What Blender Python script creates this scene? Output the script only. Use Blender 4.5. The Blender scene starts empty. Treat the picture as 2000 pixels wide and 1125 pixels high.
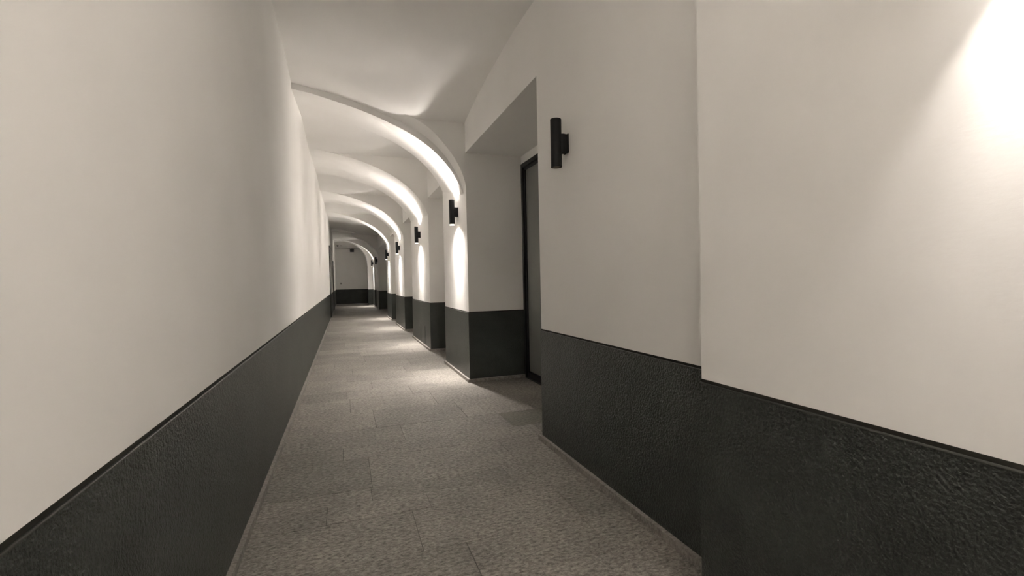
import bpy, bmesh, math, random
from mathutils import Matrix, Vector

# ------------------------------------------------------------------ camera
SC = bpy.context.scene
COL = SC.collection
CAM_H = 1.4
F_PX, YAW, PITCH, ROLL = 930.46, 0.3367, -0.0182, -0.0212
cy, sy, cp, sp = math.cos(YAW), math.sin(YAW), math.cos(PITCH), math.sin(PITCH)
fwd = Vector((sy * cp, cy * cp, sp))
rgt = Vector((cy, -sy, 0))
upv = rgt.cross(fwd)
cr, sr = math.cos(ROLL), math.sin(ROLL)
rr = cr * rgt + sr * upv
uu = -sr * rgt + cr * upv
cam = bpy.data.cameras.new('camera')
cam.sensor_width = 36.0
cam.lens = 36.0 * F_PX / 2000.0
cam.clip_start = 0.02
cam_o = bpy.data.objects.new('camera', cam)
COL.objects.link(cam_o)
cam_o.matrix_world = Matrix(((rr.x, uu.x, -fwd.x, 0), (rr.y, uu.y, -fwd.y, 0), (rr.z, uu.z, -fwd.z, CAM_H), (0, 0, 0, 1)))
SC.camera = cam_o

# ------------------------------------------------------------------ world, exposure
world = bpy.data.worlds.new('world')
SC.world = world
world.use_nodes = True
world.node_tree.nodes['Background'].inputs[0].default_value = (0, 0, 0, 1)
world.node_tree.nodes['Background'].inputs[1].default_value = 0.0
SC.view_settings.view_transform = 'Standard'
SC.view_settings.look = 'None'
SC.view_settings.gamma = 1.0
SC.view_settings.use_curve_mapping = False
SC.view_settings.exposure = 2.13
try:
    SC.cycles.max_bounces = 8
    SC.cycles.diffuse_bounces = 7
    SC.cycles.glossy_bounces = 3
    SC.cycles.sample_clamp_indirect = 20.0
except Exception:
    pass

# the lamps' strength (used by the sconce builder)
BEAM_DOWN_W, BEAM_UP_W, FLOOD_DOWN_W, SPILL_DOWN_W, SPILL_UP_W = 54.0, 4.0, 20.0, 46.0, 36.0
BEAM_DEG, BEAM_BLEND = 50.0, 1.0
FLOOD_DEG, FLOOD_BLEND = 72.0, 0.5
SPILL_DEG = 150.0
LAMP_COL = (1.0, 0.93, 0.86)

# ------------------------------------------------------------------ measures (metres, x across, y along, z up)
XL, XR, XP, XD = -0.567, 1.59, 1.40, 2.40     # left wall, right wall, near pier, back of the niches
HD = 0.967                                     # top of the dark dado
TOP = 4.15
Y_BACK, Y_END = -7.0, 33.0
Y_ARCH0, Y_ARCH1 = 30.4, 31.3
PIERS = [(6.356, 7.975), (9.5, 12.1), (13.8, 16.28), (17.8, 19.71), (24.75, 26.7), (28.25, 30.4)]
NICHES = [(3.797, 6.356, 3.135), (7.975, 9.5, 3.05), (12.1, 13.8, 3.05), (16.28, 17.8, 3.05), (19.71, 24.75, 3.05), (26.7, 28.25, 3.05)]

# ------------------------------------------------------------------ materials
def new_mat(name):
    m = bpy.data.materials.new(name)
    m.use_nodes = True
    nt = m.node_tree
    return m, nt, nt.nodes, nt.links, nt.nodes['Principled BSDF']

def pos_noise(N, L, scale, detail=4.0, rough=0.55):
    g = N.new('ShaderNodeNewGeometry')
    n = N.new('ShaderNodeTexNoise')
    n.inputs['Scale'].default_value = scale
    n.inputs['Detail'].default_value = detail
    n.inputs['Roughness'].default_value = rough
    L.new(g.outputs['Position'], n.inputs['Vector'])
    return n

def ramp(N, L, src, stops):
    r = N.new('ShaderNodeValToRGB')
    while len(r.color_ramp.elements) < len(stops):
        r.color_ramp.elements.new(0.5)
    for e, (p, c) in zip(r.color_ramp.elements, stops):
        e.position = p
        e.color = (*c, 1)
    L.new(src, r.inputs['Fac'])
    return r

def bump(N, L, b, src, strength, dist):
    bp = N.new('ShaderNodeBump')
    bp.inputs['Strength'].default_value = strength
    bp.inputs['Distance'].default_value = dist
    L.new(src, bp.inputs['Height'])
    L.new(bp.outputs['Normal'], b.inputs['Normal'])
    return bp

def mat_plaster():
    m, nt, N, L, b = new_mat('white_plaster')
    n = pos_noise(N, L, 1.7, 1)
    r = ramp(N, L, n.outputs['Fac'], [(0.3, (0.845, 0.832, 0.812)), (0.7, (0.875, 0.864, 0.846))])
    L.new(r.outputs['Color'], b.inputs['Base Color'])
    b.inputs['Roughness'].default_value = 0.85
    b.inputs['Specular IOR Level'].default_value = 0.25
    g = N.new('ShaderNodeNewGeometry')
    mp = N.new('ShaderNodeMapping')
    mp.inputs['Scale'].default_value = (1, 1, 2.2)
    L.new(g.outputs['Position'], mp.inputs['Vector'])
    f = N.new('ShaderNodeTexNoise')
    f.inputs['Scale'].default_value = 38
    f.inputs['Detail'].default_value = 3
    L.new(mp.outputs['Vector'], f.inputs['Vector'])
    bump(N, L, b, f.outputs['Fac'], 0.06, 0.006)
    return m

def mat_dado():
    m, nt, N, L, b = new_mat('dark_green_paint')
    n = pos_noise(N, L, 3.0, 3)
    r = ramp(N, L, n.outputs['Fac'], [(0.35, (0.0250, 0.0285, 0.0245)), (0.65, (0.0400, 0.0450, 0.0385))])
    L.new(r.outputs['Color'], b.inputs['Base Color'])
    b.inputs['Roughness'].default_value = 0.36
    b.inputs['Specular IOR Level'].default_value = 0.5
    f = pos_noise(N, L, 92, 2, 0.5)
    bump(N, L, b, f.outputs['Fac'], 0.8, 0.012)
    return m

def mat_stone(name, dark, light, tile=True):
    m, nt, N, L, b = new_mat(name)
    n = pos_noise(N, L, 46, 5, 0.74)
    n.inputs['Distortion'].default_value = 0.35
    g0 = N.new('ShaderNodeNewGeometry')
    m0 = N.new('ShaderNodeMapping')
    m0.inputs['Scale'].default_value = (0.75, 1.25, 1)
    L.new(g0.outputs['Position'], m0.inputs['Vector'])
    L.new(m0.outputs['Vector'], n.inputs['Vector'])
    r = ramp(N, L, n.outputs['Fac'], [(0.35, dark), (0.5, tuple((a + c) / 2 for a, c in zip(dark, light))), (0.65, light)])
    n2 = pos_noise(N, L, 2.6, 2)
    r2 = ramp(N, L, n2.outputs['Fac'], [(0.3, (0.86, 0.86, 0.86)), (0.7, (1.1, 1.09, 1.08))])
    mx = N.new('ShaderNodeMixRGB')
    mx.blend_type = 'MULTIPLY'
    mx.inputs['Fac'].default_value = 1
    L.new(r.outputs['Color'], mx.inputs[1])
    L.new(r2.outputs['Color'], mx.inputs[2])
    out = mx.outputs['Color']
    if tile:
        oi = N.new('ShaderNodeObjectInfo')
        r3 = ramp(N, L, oi.outputs['Random'], [(0.0, (0.84, 0.845, 0.83)), (1.0, (1.12, 1.11, 1.10))])
        m2 = N.new('ShaderNodeMixRGB')
        m2.blend_type = 'MULTIPLY'
        m2.inputs['Fac'].default_value = 1
        L.new(out, m2.inputs[1])
        L.new(r3.outputs['Color'], m2.inputs[2])
        out = m2.outputs['Color']
    L.new(out, b.inputs['Base Color'])
    b.inputs['Roughness'].default_value = 0.55
    b.inputs['Specular IOR Level'].default_value = 0.4
    f = pos_noise(N, L, 70, 3, 0.7)
    f.inputs['Distortion'].default_value = 0.3
    bump(N, L, b, f.outputs['Fac'], 0.7, 0.010)
    return m

def mat_plain(name, col, rough=0.5, metal=0.0, spec=0.5):
    m, nt, N, L, b = new_mat(name)
    n = pos_noise(N, L, 30, 3)
    r = ramp(N, L, n.outputs['Fac'], [(0.3, tuple(c * 0.93 for c in col)), (0.7, tuple(c * 1.07 for c in col))])
    L.new(r.outputs['Color'], b.inputs['Base Color'])
    b.inputs['Roughness'].default_value = rough
    b.inputs['Metallic'].default_value = metal
    b.inputs['Specular IOR Level'].default_value = spec
    return m

def mat_emit(name, col, strength):
    m, nt, N, L, b = new_mat(name)
    b.inputs['Base Color'].default_value = (0.8, 0.75, 0.65, 1)
    b.inputs['Emission Color'].default_value = (*col, 1)
    b.inputs['Emission Strength'].default_value = strength
    return m

def mat_glass():
    m, nt, N, L, b = new_mat('door_glass')
    N.remove(b)
    tr = N.new('ShaderNodeBsdfTransparent')
    tr.inputs['Color'].default_value = (0.80, 0.84, 0.82, 1)
    gl = N.new('ShaderNodeBsdfGlossy')
    gl.inputs['Roughness'].default_value = 0.015
    fr = N.new('ShaderNodeFresnel')
    fr.inputs['IOR'].default_value = 2.0
    mx = N.new('ShaderNodeMixShader')
    L.new(fr.outputs['Fac'], mx.inputs['Fac'])
    L.new(gl.outputs['BSDF'], mx.inputs[2])
    df = N.new('ShaderNodeBsdfDiffuse')
    df.inputs['Color'].default_value = (0.50, 0.51, 0.48, 1)
    m2 = N.new('ShaderNodeMixShader')
    m2.inputs['Fac'].default_value = 0.5
    L.new(tr.outputs['BSDF'], m2.inputs[1])
    L.new(df.outputs['BSDF'], m2.inputs[2])
    L.new(m2.outputs['Shader'], mx.inputs[1])
    L.new(mx.outputs['Shader'], N['Material Output'].inputs['Surface'])
    return m

PLASTER = mat_plaster()
DADO = mat_dado()
DADO_EDGE = mat_plain('dark_green_gloss', (0.032, 0.032, 0.027), 0.32, 0.0, 0.5)
DADO_BAND = mat_plain('dark_green_matt', (0.027, 0.026, 0.022), 0.75, 0.0, 0.15)
TILE = mat_stone('flamed_gneiss', (0.10, 0.094, 0.085), (0.44, 0.412, 0.378))
TILE_OLIVE = mat_stone('olive_gneiss', (0.10, 0.098, 0.078), (0.31, 0.295, 0.25))
PLINTH = mat_stone('plinth_stone', (0.19, 0.175, 0.16), (0.42, 0.39, 0.36), tile=False)
MORTAR = mat_plain('mortar', (0.07, 0.066, 0.06), 0.9)
BLACK = mat_plain('black_powder_coat', (0.007, 0.007, 0.008), 0.55, 0.0, 0.3)
FRAME = mat_plain('black_door_frame', (0.010, 0.010, 0.011), 0.35)
GLASS = mat_glass()
LENS_ON = mat_emit('lit_lens', (1.0, 0.88, 0.70), 0.9)
LENS_OFF = mat_plain('unlit_lens', (0.20, 0.15, 0.09), 0.3)
GREY_PLASTIC = mat_plain('grey_plastic', (0.35, 0.34, 0.32), 0.5)
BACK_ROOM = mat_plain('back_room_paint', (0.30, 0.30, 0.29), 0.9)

# ------------------------------------------------------------------ helpers
def link(name, bm, mat, parent=None, smooth=None):
    me = bpy.data.meshes.new(name)
    bmesh.ops.recalc_face_normals(bm, faces=bm.faces[:])
    bm.to_mesh(me)
    bm.free()
    me.materials.append(mat)
    if smooth is not None:
        for p in me.polygons:
            p.use_smooth = True
        me.set_sharp_from_angle(angle=math.radians(smooth))
    o = bpy.data.objects.new(name, me)
    COL.objects.link(o)
    if parent:
        o.parent = parent
    return o

def box(bm, x0, x1, y0, y1, z0, z1, bev=0.0):
    v = [bm.verts.new((x, y, z)) for x in (x0, x1) for y in (y0, y1) for z in (z0, z1)]
    fs = [bm.faces.new([v[i] for i in q]) for q in ((0, 1, 3, 2), (4, 6, 7, 5), (0, 4, 5, 1), (2, 3, 7, 6), (0, 2, 6, 4), (1, 5, 7, 3))]
    if bev:
        es = {e for f in fs for e in f.edges}
        bmesh.ops.bevel(bm, geom=list(es), offset=bev, segments=2, profile=0.5, affect='EDGES')

def box_obj(name, mat, x0, x1, y0, y1, z0, z1, parent=None, bev=0.0):
    bm = bmesh.new()
    box(bm, x0, x1, y0, y1, z0, z1, bev)
    return link(name, bm, mat, parent)

def cyl(bm, cx, cy_, z0, z1, r, seg=32, bev=0.0, r1=None):
    res = bmesh.ops.create_cone(bm, cap_ends=True, segments=seg, radius1=r, radius2=r if r1 is None else r1, depth=z1 - z0,
                                matrix=Matrix.Translation((cx, cy_, (z0 + z1) / 2)))
    if bev:
        es = {e for v in res['verts'] for e in v.link_edges if abs(e.verts[0].co.z - e.verts[1].co.z) < 1e-6}
        bmesh.ops.bevel(bm, geom=list(es), offset=bev, segments=2, profile=0.5, affect='EDGES')

def structure(o, label):
    o['kind'] = 'structure'
    o['label'] = label
    return o

def thing(name, label, cat, loc=(0, 0, 0), group=None):
    o = bpy.data.objects.new(name, None)
    o.empty_display_size = 0.1
    COL.objects.link(o)
    o.location = loc
    o['label'] = label
    o['category'] = cat
    if group:
        o['group'] = group
    return o

def wrap(path, t, z0, z1, bev=0.003):
    """strip of thickness t that follows a wall line; path runs so that the room lies on its left"""
    P = [Vector(p) for p in path]
    Q = []
    for i, p in enumerate(P):
        ns = []
        if i > 0:
            d = (P[i] - P[i - 1]).normalized()
            ns.append(Vector((-d.y, d.x)))
        if i < len(P) - 1:
            d = (P[i + 1] - P[i]).normalized()
            ns.append(Vector((-d.y, d.x)))
        n = ns[0] if len(ns) == 1 else (ns[0] + ns[1]) / (1 + ns[0].dot(ns[1]))
        Q.append(n)
    prof = [(-0.004, z0), (t, z0)] + [(t - bev + bev * math.cos(a), z1 - bev + bev * math.sin(a)) for a in [math.pi / 2 * k / 5 for k in range(6)]] + [(-0.004, z1)]
    bm = bmesh.new()
    rows = [[bm.verts.new((p.x + n.x * o, p.y + n.y * o, z)) for o, z in prof] for p, n in zip(P, Q)]
    k = len(prof)
    for a, b in zip(rows, rows[1:]):
        for j in range(k):
            bm.faces.new((a[j], b[j], b[(j + 1) % k], a[(j + 1) % k]))
    bm.faces.new(rows[0])
    bm.faces.new(rows[-1][::-1])
    return bm

DT = 0.007           # the rough dado coat stands this proud of the plaster
PT, PH = 0.034, 0.045
BAND = 0.013         # smooth painted band above the coat

def dado(parent, path):
    d = link('dado', wrap(path, DT, PH * 0.5, HD - BAND - 0.004, 0.0005), DADO, parent)
    link('dado_edge', wrap(path, DT + 0.0006, HD - BAND - 0.0055, HD - BAND, 0.005), DADO_EDGE, parent, smooth=40)
    link('dado_band', wrap(path, 0.0012, HD - BAND - 0.003, HD, 0.0003), DADO_BAND, parent)
    return d

def plinth(parent, path):
    return link('baseboard', wrap(path, PT, 0.0, PH, 0.003), PLINTH, parent)

# ------------------------------------------------------------------ floor: stone tiles laid in rows of changing width
random.seed(7)
floor = structure(box_obj('floor', MORTAR, XL - 0.2, XD + 0.05, Y_BACK, Y_END + 0.2, -0.12, -0.006), 'grey flamed stone floor laid in rows across the corridor')
unit = bmesh.new()
box(unit, 0, 1, 0, 1, -1, 0)
unit_me = bpy.data.meshes.new('tile')
bmesh.ops.recalc_face_normals(unit, faces=unit.faces[:])
unit.to_mesh(unit_me)
unit.free()
unit_me.materials.append(TILE)
unit_olive = unit_me.copy()
unit_olive.materials.clear()
unit_olive.materials.append(TILE_OLIVE)
J = 0.0036
def tile(x0, x1, y0, y1, olive=False):
    o = bpy.data.objects.new('tile', unit_olive if olive else unit_me)
    COL.objects.link(o)
    o.parent = floor
    h = random.uniform(-0.0012, 0.0)
    o.location = (x0 + J / 2, y0 + J / 2, h)
    o.scale = (x1 - x0 - J, y1 - y0 - J, 0.03)

fixed = {  # rows read off the photograph: y0 -> joints across the corridor
    1.78: [0.02, 0.86], 2.12: [-0.21, 0.575, 1.27], 2.47: [0.35, 1.28], 2.94: [-0.14, 0.47, 0.96], 3.17: [0.13, 1.07],
    3.37: [0.14, 1.22], 3.965: [-0.05, 0.83], 4.26: [0.47, 1.48], 4.745: [0.25, 1.15, 1.90]}
row_y = [1.78, 2.12, 2.47, 2.94, 3.17, 3.37, 3.965, 4.26, 4.745, 5.40]
y = 1.78
while y > -1.6:
    h = random.choice((0.31, 0.46, 0.62))
    y -= h
    row_y.insert(0, y)
y = 5.40
while y < Y_END - 0.35:
    h = random.choice((0.46, 0.62, 0.62, 0.75))
    y += h
    row_y.append(min(y, Y_END))
if row_y[-1] < Y_END:
    row_y.append(Y_END)
for a, b in zip(row_y, row_y[1:]):
    if b - a < 0.05:
        continue
    key = [k for k in fixed if abs(k - a) < 1e-6]
    nic = None
    for n0, n1, _ in NICHES:
        lo, hi = max(a, n0), min(b, n1)
        if hi - lo > 0.04:
            nic = (lo, hi)
            break
    whole = nic is not None and nic[0] <= a + 1e-6 and nic[1] >= b - 1e-6
    xe = XD if whole else (XR if b > 1.63 else XP)
    if key:
        js = list(fixed[key[0]])
    else:
        js, x = [], XL + random.uniform(0.35, 0.95)
        while x < xe - 0.25:
            js.append(x)
            x += random.uniform(0.75, 1.25)
    xs = [XL] + [q for q in js if q < xe - 0.1] + [xe]
    if whole and xs[-2] < XR - 0.5:
        xs.insert(-1, XR + random.uniform(-0.05, 0.3))
    for p, q in zip(xs, xs[1:]):
        tile(p, q, a, b, olive=(abs(a - 4.26) < 1e-6 and p > 1.4))
    if nic and not whole:
        tile(XR, XD, nic[0], nic[1])

# ------------------------------------------------------------------ walls
wl = structure(box_obj('wall_left', PLASTER, XL - 0.25, XL, Y_BACK, Y_END + 0.2, -0.1, TOP), 'long plain white left wall with dark green dado')
dado(wl, [(XL, Y_END), (XL, Y_BACK)][::1])
plinth(wl, [(XL, Y_END), (XL, Y_BACK)])

def seg(label, x, y0, y1, ends=(True, True), depth=XD + 0.25):
    o = structure(box_obj('wall_right', PLASTER, x, depth, y0, y1, -0.1, TOP), label)
    path = []
    if ends[0]:
        path.append((XD, y0))
    path += [(x, y0), (x, y1)]
    if ends[1]:
        path.append((XD, y1))
    dado(o, path)
    plinth(o, path)
    return o

# behind the camera the corridor goes on
seg('right wall behind the near pier', XR, Y_BACK, -0.9, (False, False))
near = structure(box_obj('wall_right', PLASTER, XP, XD + 0.25, -0.9, 1.618, -0.1, TOP), 'nearest white pier standing proud of the right wall, lit from above')
pth = [(XR, -0.9), (XP, -0.9), (XP, 1.618), (XR, 1.618)]
dado(near, pth)
plinth(near, pth)
seg('stretch of right wall between the near pier and the glass door, carrying an unlit lamp', XR, 1.618, 3.797, (False, True))
words = ['first', 'second', 'third', 'fourth', 'fifth', 'sixth']
for i, (a, b) in enumerate(PIERS):
    seg('%s white pier beyond the glass door niche, dark green below' % words[i], XR, a, b)
for i, (a, b, h) in enumerate(NICHES):
    bm = bmesh.new()
    box(bm, XR, XD + 0.25, a, b, h, TOP)
    structure(link('wall_right', bm, PLASTER), 'white wall over the %s niche of the right side' % words[i])

# niche backs
for i, (a, b, h) in enumerate(NICHES):
    if i == 0:
        structure(box_obj('wall_right', PLASTER, XD, XD + 0.12, a, b, 3.02, h), 'narrow white strip of wall above the black framed glass door')
    else:
        o = structure(box_obj('wall_right', PLASTER, XD, XD + 0.12, a, b, -0.1, h), 'white back wall of the %s niche' % words[i])
        dado(o, [(XD, a), (XD, b)])

# the far end: arched cross wall and end wall
ARCH = [(XL, 3.84), (-0.42, 3.895), (-0.31, 3.915), (-0.05, 3.933), (0.15, 3.925), (0.33, 3.889), (0.55, 3.79), (0.736, 3.642), (0.91, 3.49),
        (1.056, 3.331), (1.17, 3.15), (1.256, 2.955), (1.31, 2.70), (1.331, 2.39)]
bm = bmesh.new()
prof = [(XL, TOP)] + ARCH + [(1.331, -0.1), (XD, -0.1), (XD, TOP)]
va = [bm.verts.new((x, Y_ARCH0, z)) for x, z in prof]
vb = [bm.verts.new((x, Y_ARCH1, z)) for x, z in prof]
bm.faces.new(va)
bm.faces.new(vb[::-1])
for i in range(len(prof)):
    j = (i + 1) % len(prof)
    bm.faces.new((va[i], va[j], vb[j], vb[i]))
wa = structure(link('wall_back', bm, PLASTER, smooth=30), 'white cross wall with an arched opening near the corridor end')
dado(wa, [(XR, Y_ARCH0), (1.331, Y_ARCH0), (1.331, Y_ARCH1)])
we = structure(box_obj('wall_back', PLASTER, XL - 0.2, XD, Y_END, Y_END + 0.2, -0.1, TOP), 'shaded end wall of the corridor seen through the arch')
dado(we, [(XD - 0.1, Y_END), (XL, Y_END)][::-1])
structure(box_obj('wall_right', PLASTER, XR + 0.1, XD, Y_ARCH1, Y_END, -0.1, TOP), 'right side wall of the end bay behind the arch')
structure(box_obj('wall_front', PLASTER, XL - 0.2, XD, Y_BACK - 0.2, Y_BACK, -0.1, TOP), 'wall closing the corridor behind the viewer')

# ------------------------------------------------------------------ ceiling: half barrel vault with lunettes over the niches
def interp(tab):
    xs = [p[0] for p in tab]
    zs = [p[1] for p in tab]
    n = len(xs)
    d = [(zs[i + 1] - zs[i]) / (xs[i + 1] - xs[i]) for i in range(n - 1)]
    m = [d[0]] + [(d[i - 1] + d[i]) / 2 for i in range(1, n - 1)] + [d[-1]]
    def f(x):
        if x <= xs[0]:
            return zs[0]
        if x >= xs[-1]:
            return zs[-1]
        i = max(k for k in range(n - 1) if xs[k] <= x)
        h = xs[i + 1] - xs[i]
        t = (x - xs[i]) / h
        return ((2 * t**3 - 3 * t**2 + 1) * zs[i] + (t**3 - 2 * t**2 + t) * h * m[i] + (-2 * t**3 + 3 * t**2) * zs[i + 1] + (t**3 - t**2) * h * m[i + 1])
    return f

def ell(a, b, z0=2.56):
    return lambda x: z0 + b * math.sqrt(max(0.0, 1 - ((x - XL) / a) ** 2))

def mixc(f, g, t):
    return lambda x: f(x) * (1 - t) + g(x) * t

C_B = ell(2.157, 1.42)
C_L = interp([(-0.60, 3.825), (-0.344, 3.784), (-0.149, 3.738), (0.103, 3.674), (0.36, 3.596), (0.604, 3.504), (0.82, 3.41), (1.006, 3.304), (1.17, 3.185),
              (1.312, 3.05), (1.42, 2.92), (1.49, 2.81), (1.55, 2.69), (1.575, 2.63), (1.60, 2.56)])
C_U = interp([(-0.60, 3.90), (-0.342, 3.855), (-0.147, 3.819), (0.105, 3.757), (0.399, 3.66), (0.606, 3.585), (0.8, 3.51), (1.02, 3.395), (1.19, 3.27),
              (1.33, 3.125), (1.43, 2.99), (1.50, 2.87), (1.55, 2.765), (1.58, 2.69), (1.60, 2.62)])
C_E = interp([(-0.60, 3.915), (-0.342, 3.872), (-0.147, 3.838), (0.105, 3.778), (0.399, 3.69), (0.65, 3.62), (0.80, 3.585), (0.908, 3.545), (1.119, 3.42), (1.321, 3.215),
              (1.456, 3.03), (1.544, 2.85), (1.583, 2.72), (1.60, 2.65)])
C_H = ell(2.22, 1.41)
C_M = mixc(C_L, C_H, 0.4)
C_P = ell(2.3, 1.42)  # unseen section over the near pier, raised so its lamp's up light passes
SECT = [(Y_BACK, C_B), (5.7, C_B), (6.356, C_E), (6.5, C_U), (6.5, C_L), (7.975, C_H), (9.5, C_M), (12.1, C_H), (13.8, C_M), (16.28, C_H), (17.8, C_M), (19.71, C_H),
        (24.1, C_H), (24.1, C_M), (26.7, C_H), (28.25, C_M), (30.5, C_H)]
LUNS = [(-7.0, -0.9, 3.74, 0.2), (1.618, 6.356, 3.785, 0.245), (7.975, 9.5, 3.85, 0.03), (12.1, 13.8, 3.85, 0.03), (16.28, 17.8, 3.85, 0.03), (19.71, 24.75, 3.80, 0.05), (26.7, 28.25, 3.83, 0.03)]

def smax(a, b, k):
    h = max(0.0, k - abs(a - b)) / k
    return max(a, b) + h * h * k * 0.25

def vault(y, side):
    """section curve at y; side -1 / +1 picks the near or far value at a step"""
    k = [i for i in range(len(SECT) - 1) if SECT[i][0] < SECT[i + 1][0] and SECT[i][0] - 1e-9 <= y <= SECT[i + 1][0] + 1e-9]
    i = k[0] if side < 0 else k[-1]
    (ya, fa), (yb, fb) = SECT[i], SECT[i + 1]
    t = (y - ya) / (yb - ya)
    if fb is C_E:
        t = t * t * (3 - 2 * t)
    return lambda x: fa(x) * (1 - t) + fb(x) * t

def lun(y, side):
    for a, b, pk, dr in LUNS:
        if (a < y < b) or (abs(y - a) < 1e-9 and side > 0) or (abs(y - b) < 1e-9 and side < 0):
            u = (y - (a + b) / 2) / ((b - a) / 2)
            return pk - dr * u * u
    return None

steps = sorted({s[0] for s in SECT} | {q for l in LUNS for q in l[:2]})
ys = []
for a, b in zip(steps, steps[1:]):
    n = max(2, int(round((b - a) / 0.11)))
    for i in range(n + 1):
        ys.append((a + (b - a) * i / n, 1 if i == 0 else (-1 if i == n else 0)))
NX = 72
xs = [XL - 0.01 + (XR + 0.006 - XL + 0.01) * math.sin(math.pi / 2 * i / NX) ** 0.9 for i in range(NX + 1)]
bm = bmesh.new()
prev = None
for yv, side in ys:
    f = vault(yv, side if side else 1)
    l = lun(yv, side if side else 1)
    w = 1.0
    if 1.618 <= yv <= 6.356 and l is not None:
        w = min(1.0, max(0.0, (yv - 5.35) / 0.95))
        w = w * w * (3 - 2 * w)
    row = []
    for x in xs:
        z = max(f(x), 2.61)
        if -0.9 < yv < 1.618 or (abs(yv + 0.9) < 1e-9 and side > 0) or (abs(yv - 1.618) < 1e-9 and side < 0):
            z = max(C_P(x), 2.61)
        if l is not None:
            z = smax(z, l, 0.05)
            if w < 1.0:
                u = (x - XL) / (XR - XL)
                z = w * z + (1 - w) * (3.98 - (3.98 - l) * u * u)
        row.append(bm.verts.new((x, yv, z)))
    if prev:
        for i in range(NX):
            bm.faces.new((prev[i], row[i], row[i + 1], prev[i + 1]))
    prev = row
bmesh.ops.remove_doubles(bm, verts=bm.verts[:], dist=1e-5)
structure(link('ceiling', bm, PLASTER, smooth=32), 'white half barrel vault with lunettes cut in over the niches')

# sloping ceiling of the end bay
bm = bmesh.new()
prof = [(30.9, 4.06), (31.4, 3.98), (32.0, 3.83), (32.6, 3.70), (Y_END + 0.1, 3.62), (Y_END + 0.1, TOP), (30.9, TOP)]
va = [bm.verts.new((XL - 0.05, a, b)) for a, b in prof]
vb = [bm.verts.new((XD, a, b)) for a, b in prof]
bm.faces.new(va)
bm.faces.new(vb[::-1])
for i in range(len(prof)):
    j = (i + 1) % len(prof)
    bm.faces.new((va[i], va[j], vb[j], vb[i]))
structure(link('ceiling', bm, PLASTER, smooth=30), 'low ceiling of the end bay behind the arch')

# ------------------------------------------------------------------ glass door in the first niche
D0, D1, DH = 3.81, 6.345, 3.02
door = structure(thing('door_1', '', 'door', (XD, (D0 + D1) / 2, 0)), 'tall black framed glass door at the back of the first niche')
del door['category']
def dpart(name, mat, x0, x1, y0, y1, z0, z1, parent, bev=0.002):
    bm = bmesh.new()
    box(bm, x0 - XD, x1 - XD, y0 - (D0 + D1) / 2, y1 - (D0 + D1) / 2, z0, z1, bev)
    o = link(name, bm, mat)
    o.parent = parent
    return o
fw = 0.055
bm = bmesh.new()
c0 = (D0 + D1) / 2
box(bm, -0.012, 0.09, D0 - c0, D0 + fw - c0, 0, DH)
box(bm, -0.012, 0.09, D1 - fw - c0, D1 - c0, 0, DH)
box(bm, -0.012, 0.09, D0 + fw - c0, D1 - fw - c0, DH - fw, DH)
box(bm, -0.012, 0.09, D0 + fw - c0, D1 - fw - c0, 0, 0.02)
fr = link('door_frame', bm, FRAME)
fr.parent = door
mid = (D0 + D1) / 2
for a, b in ((D0 + fw + 0.004, mid - 0.004), (mid + 0.004, D1 - fw - 0.004)):
    bm = bmesh.new()
    s = 0.034
    box(bm, 0.012, 0.07, a - c0, a + s - c0, 0.024, DH - fw - 0.004)
    box(bm, 0.012, 0.07, b - s - c0, b - c0, 0.024, DH - fw - 0.004)
    box(bm, 0.012, 0.07, a + s - c0, b - s - c0, DH - fw - 0.004 - s, DH - fw - 0.004)
    box(bm, 0.012, 0.07, a + s - c0, b - s - c0, 0.024, 0.024 + s + 0.02)
    leaf = link('door_leaf', bm, FRAME)
    leaf.parent = door
    dpart('pane', GLASS, XD + 0.030, XD + 0.042, a + s - 0.005, b - s + 0.005, 0.1, DH - fw - s, leaf, 0)
    hy = b - s / 2 if b < mid + 0.1 and a < mid else a + s / 2
    dpart('handle', BLACK, XD - 0.05, XD - 0.03, hy - 0.012, hy + 0.012, 0.85, 1.35, leaf, 0.004)
# dark room behind the glass
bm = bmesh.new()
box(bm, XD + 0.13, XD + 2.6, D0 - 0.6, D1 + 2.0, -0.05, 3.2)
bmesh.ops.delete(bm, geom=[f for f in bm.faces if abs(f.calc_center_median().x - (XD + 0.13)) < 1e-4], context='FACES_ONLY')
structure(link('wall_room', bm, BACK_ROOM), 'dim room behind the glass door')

# ------------------------------------------------------------------ flush doors in the left wall, far down the corridor
def side_door(name, y0, y1, h, label):
    d = structure(thing(name, '', 'door', (XL, (y0 + y1) / 2, 0)), label)
    del d['category']
    c = (y0 + y1) / 2
    bm = bmesh.new()
    box(bm, -0.01, 0.034, y0 - c, y0 + 0.05 - c, 0.0, h)
    box(bm, -0.01, 0.034, y1 - 0.05 - c, y1 - c, 0.0, h)
    box(bm, -0.01, 0.03, y0 + 0.05 - c, y1 - 0.05 - c, h - 0.05, h)
    f = link('door_frame', bm, FRAME)
    f.parent = d
    bm = bmesh.new()
    box(bm, -0.01, 0.026, y0 + 0.053 - c, y1 - 0.053 - c, HD, h - 0.053)
    a = link('door_leaf', bm, PLASTER)
    a.parent = d
    bm = bmesh.new()
    box(bm, -0.01, 0.026, y0 + 0.053 - c, y1 - 0.053 - c, 0.006, HD - 0.001)
    k = link('kick_panel', bm, DADO)
    k.parent = d
side_door('door_2', 20.0, 21.05, 2.88, 'nearer flush two tone door in the left wall')
side_door('door_3', 25.4, 26.4, 2.5, 'farther flush two tone door in the left wall near the arch')

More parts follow.
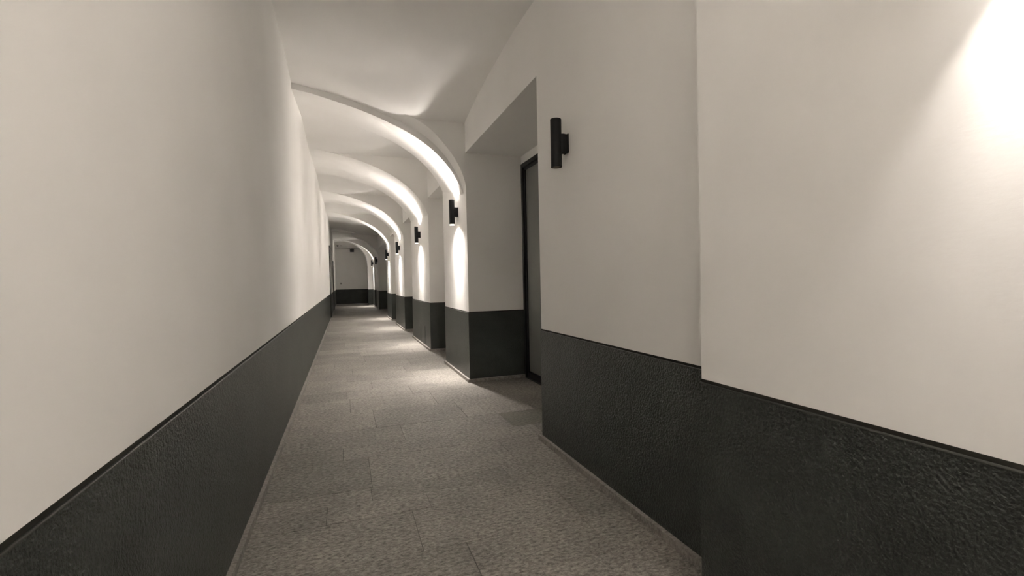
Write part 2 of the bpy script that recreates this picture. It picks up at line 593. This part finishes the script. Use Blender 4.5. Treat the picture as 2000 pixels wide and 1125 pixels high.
# ------------------------------------------------------------------ wall sconces
TUBE_R, TUBE_L, OFF = 0.041, 0.355, 0.088
def lens_mat(lit):
    return LENS_ON if lit else LENS_OFF
def tube_mesh():
    bm = bmesh.new()
    seg_ = 40
    prof = [(0.0, TUBE_L / 2 - 0.03), (TUBE_R - 0.004, TUBE_L / 2 - 0.03), (TUBE_R - 0.004, TUBE_L / 2), (TUBE_R - 0.001, TUBE_L / 2), (TUBE_R, TUBE_L / 2 - 0.001)]
    prof = prof + [(r, -z) for r, z in prof[::-1]]
    rings = []
    for r, z in prof:
        if r == 0:
            rings.append([bm.verts.new((0, 0, z))] * seg_)
        else:
            rings.append([bm.verts.new((r * math.cos(2 * math.pi * i / seg_), r * math.sin(2 * math.pi * i / seg_), z)) for i in range(seg_)])
    for a, b in zip(rings, rings[1:]):
        for i in range(seg_):
            j = (i + 1) % seg_
            vs = []
            for v in (a[i], a[j], b[j], b[i]):
                if v not in vs:
                    vs.append(v)
            bm.faces.new(vs)
    return bm
tb = tube_mesh()
bm = bmesh.new()
cyl(bm, OFF * 0.52, 0, -0.068, 0.068, 0.034, 32, 0.004)
box(bm, OFF * 0.50, OFF - 0.006, -0.033, 0.033, -0.066, 0.066, 0.003)
proto_tube = link('tube', tb, BLACK, smooth=40)
proto_brk = link('bracket', bm, BLACK, smooth=40)
bm = bmesh.new()
box(bm, OFF - 0.008, OFF, -0.036, 0.036, -0.07, 0.07, 0.002)
proto_plate = link('wall_plate', bm, BLACK)
def lens_mesh(name, mat):
    bm = bmesh.new()
    cyl(bm, 0, 0, -0.016, 0.016, TUBE_R - 0.005, 32, 0.004)
    return link(name, bm, mat, smooth=40)
proto_lens = {True: lens_mesh('lens', LENS_ON), False: lens_mesh('lens', LENS_OFF)}

def spot(name, parent, z, down, watts, deg, blend):
    l = bpy.data.lights.new(name, 'SPOT')
    l.energy = watts
    l.color = LAMP_COL
    l.spot_size = math.radians(deg)
    l.spot_blend = blend
    l.shadow_soft_size = 0.035 if name == 'spill_lamp' else 0.018
    o = bpy.data.objects.new(name, l)
    COL.objects.link(o)
    o.parent = parent
    o.location = (0, 0, z)
    o.rotation_euler = (0, 0, 0) if down else (math.pi, 0, 0)

def sconce(x_wall, y, z, lit, label, beam=1.0, flood=1.0, down=1.0, up=1.0):
    s = thing('wall_sconce', label, 'wall lamp', (x_wall - OFF, y, z), 'black up and down wall lamps along the right side')
    for p in (proto_tube, proto_brk, proto_plate):
        c = p.copy()
        COL.objects.link(c)
        c.parent = s
    for sg in (-1, 1):
        c = proto_lens[lit].copy()
        COL.objects.link(c)
        c.parent = s
        c.location = (0, 0, sg * (TUBE_L / 2 - (0.004 if (lit and sg < 0) else 0.020)))
    if lit:
        for dn in (True, False):
            zz = (TUBE_L / 2 + 0.016) * (-1 if dn else 1)
            spot('beam_lamp', s, zz, dn, (BEAM_DOWN_W if dn else BEAM_UP_W) * beam, BEAM_DEG, BEAM_BLEND)
            if dn:
                spot('flood_lamp', s, zz, dn, FLOOD_DOWN_W * flood, FLOOD_DEG, FLOOD_BLEND)
            spot('spill_lamp', s, zz, dn, SPILL_DOWN_W * down if dn else SPILL_UP_W * up, SPILL_DEG, 1.0)
    return s

sconce(XP, 0.57, 2.40, True, 'lit black wall lamp on the nearest pier, above the bright glow', 0.14, 0.26, 0.02, 0.65)
sconce(XR, 3.235, 2.40, False, 'unlit black tube lamp on the wall right of the glass door')
sconce(XR, 6.885, 2.40, True, 'lit black tube lamp on the first pier beyond the glass door', 1.0, 1.0, 0.92, 0.80)
sconce(XR, 10.565, 2.42, True, 'lit black tube lamp on the second pier beyond the glass door', 1.0, 1.0, 0.92, 0.80)
sconce(XR, 14.71, 2.42, True, 'lit black tube lamp on the third pier beyond the glass door')
sconce(XR, 18.65, 2.44, True, 'lit black tube lamp on the fourth pier beyond the glass door')
sconce(XR, 25.2, 2.50, False, 'unlit black tube lamp on the fifth pier, far down the corridor')
sconce(XR, 29.0, 2.52, True, 'farthest lit black tube lamp, beside the end arch', 1.5, 1.5, 0.6, 0.6)
sconce(XR, -3.2, 2.40, True, 'added unseen fill lamp behind the viewer, shaped like the wall lamps', 0.5, 1.0, 2.0, 6.0)  # unseen lamp added behind the camera, boosted to brighten near walls and pier fronts
for p in (proto_tube, proto_brk, proto_plate, proto_lens[True], proto_lens[False]):
    bpy.data.objects.remove(p)

# ------------------------------------------------------------------ small things
# access panel in the dado of the second pier
ap = thing('access_panel', 'small dark green access hatch low on the second pier', 'hatch', (XR - DT + 0.001, 10.48, 0.26))
bm = bmesh.new()
box(bm, -0.006, 0.004, -0.30, 0.30, 0.175, 0.19, 0.001)
box(bm, -0.006, 0.004, -0.30, 0.30, -0.19, -0.175, 0.001)
box(bm, -0.006, 0.004, -0.30, -0.285, -0.175, 0.175, 0.001)
box(bm, -0.006, 0.004, 0.285, 0.30, -0.175, 0.175, 0.001)
o = link('frame', bm, DADO)
o.parent = ap
bm = bmesh.new()
box(bm, -0.004, 0.004, -0.278, 0.278, -0.168, 0.168, 0.001)
o = link('hatch_door', bm, DADO)
o.parent = ap

# loudspeaker on the end wall, just under the ceiling
sp_ = thing('loudspeaker', 'small black box hung high on the shaded end wall', 'loudspeaker', (0.48, Y_END, 3.50))
bm = bmesh.new()
box(bm, -0.12, 0.12, -0.17, -0.03, -0.095, 0.095, 0.012)
o = link('cabinet', bm, BLACK)
o.parent = sp_
bm = bmesh.new()
box(bm, -0.105, 0.105, -0.176, -0.168, -0.08, 0.08, 0.003)
o = link('grille', bm, FRAME)
o.parent = sp_
bm = bmesh.new()
box(bm, -0.03, 0.03, -0.04, 0.0, -0.03, 0.03, 0.003)
o = link('bracket', bm, BLACK)
o.parent = sp_

# dome camera and detector on the sloping ceiling of the end bay
dm = thing('dome_camera', 'tiny dark dome on the ceiling behind the end arch', 'camera', (-0.39, 32.25, 3.775))
bm = bmesh.new()
bmesh.ops.create_uvsphere(bm, u_segments=20, v_segments=12, radius=0.06)
bmesh.ops.delete(bm, geom=[v for v in bm.verts if v.co.z > 0.002], context='VERTS')
o = link('dome', bm, BLACK, smooth=40)
o.parent = dm
bm = bmesh.new()
cyl(bm, 0, 0, 0.0, 0.035, 0.068, 24, 0.004)
o = link('mount', bm, BLACK, smooth=40)
o.parent = dm
sd = thing('smoke_detector', 'pale round detector beside the dark dome behind the end arch', 'detector', (-0.18, 32.25, 3.775))
bm = bmesh.new()
cyl(bm, 0, 0, -0.035, 0.0, 0.04, 24, 0.006, r1=0.055)
o = link('cover', bm, GREY_PLASTIC, smooth=40)
o.parent = sd
bm = bmesh.new()
cyl(bm, 0, 0, 0.0, 0.03, 0.06, 24, 0.004)
o = link('mount', bm, GREY_PLASTIC, smooth=40)
o.parent = sd

# switch on the end wall
sw = thing('light_switch', 'small grey switch above the dado of the end wall', 'switch', (-0.25, Y_END, 1.36))
bm = bmesh.new()
box(bm, -0.05, 0.05, -0.012, 0.0, -0.05, 0.05, 0.003)
o = link('plate', bm, GREY_PLASTIC)
o.parent = sw
bm = bmesh.new()
box(bm, -0.03, 0.03, -0.018, -0.012, -0.03, 0.03, 0.002)
o = link('rocker', bm, GREY_PLASTIC)
o.parent = sw
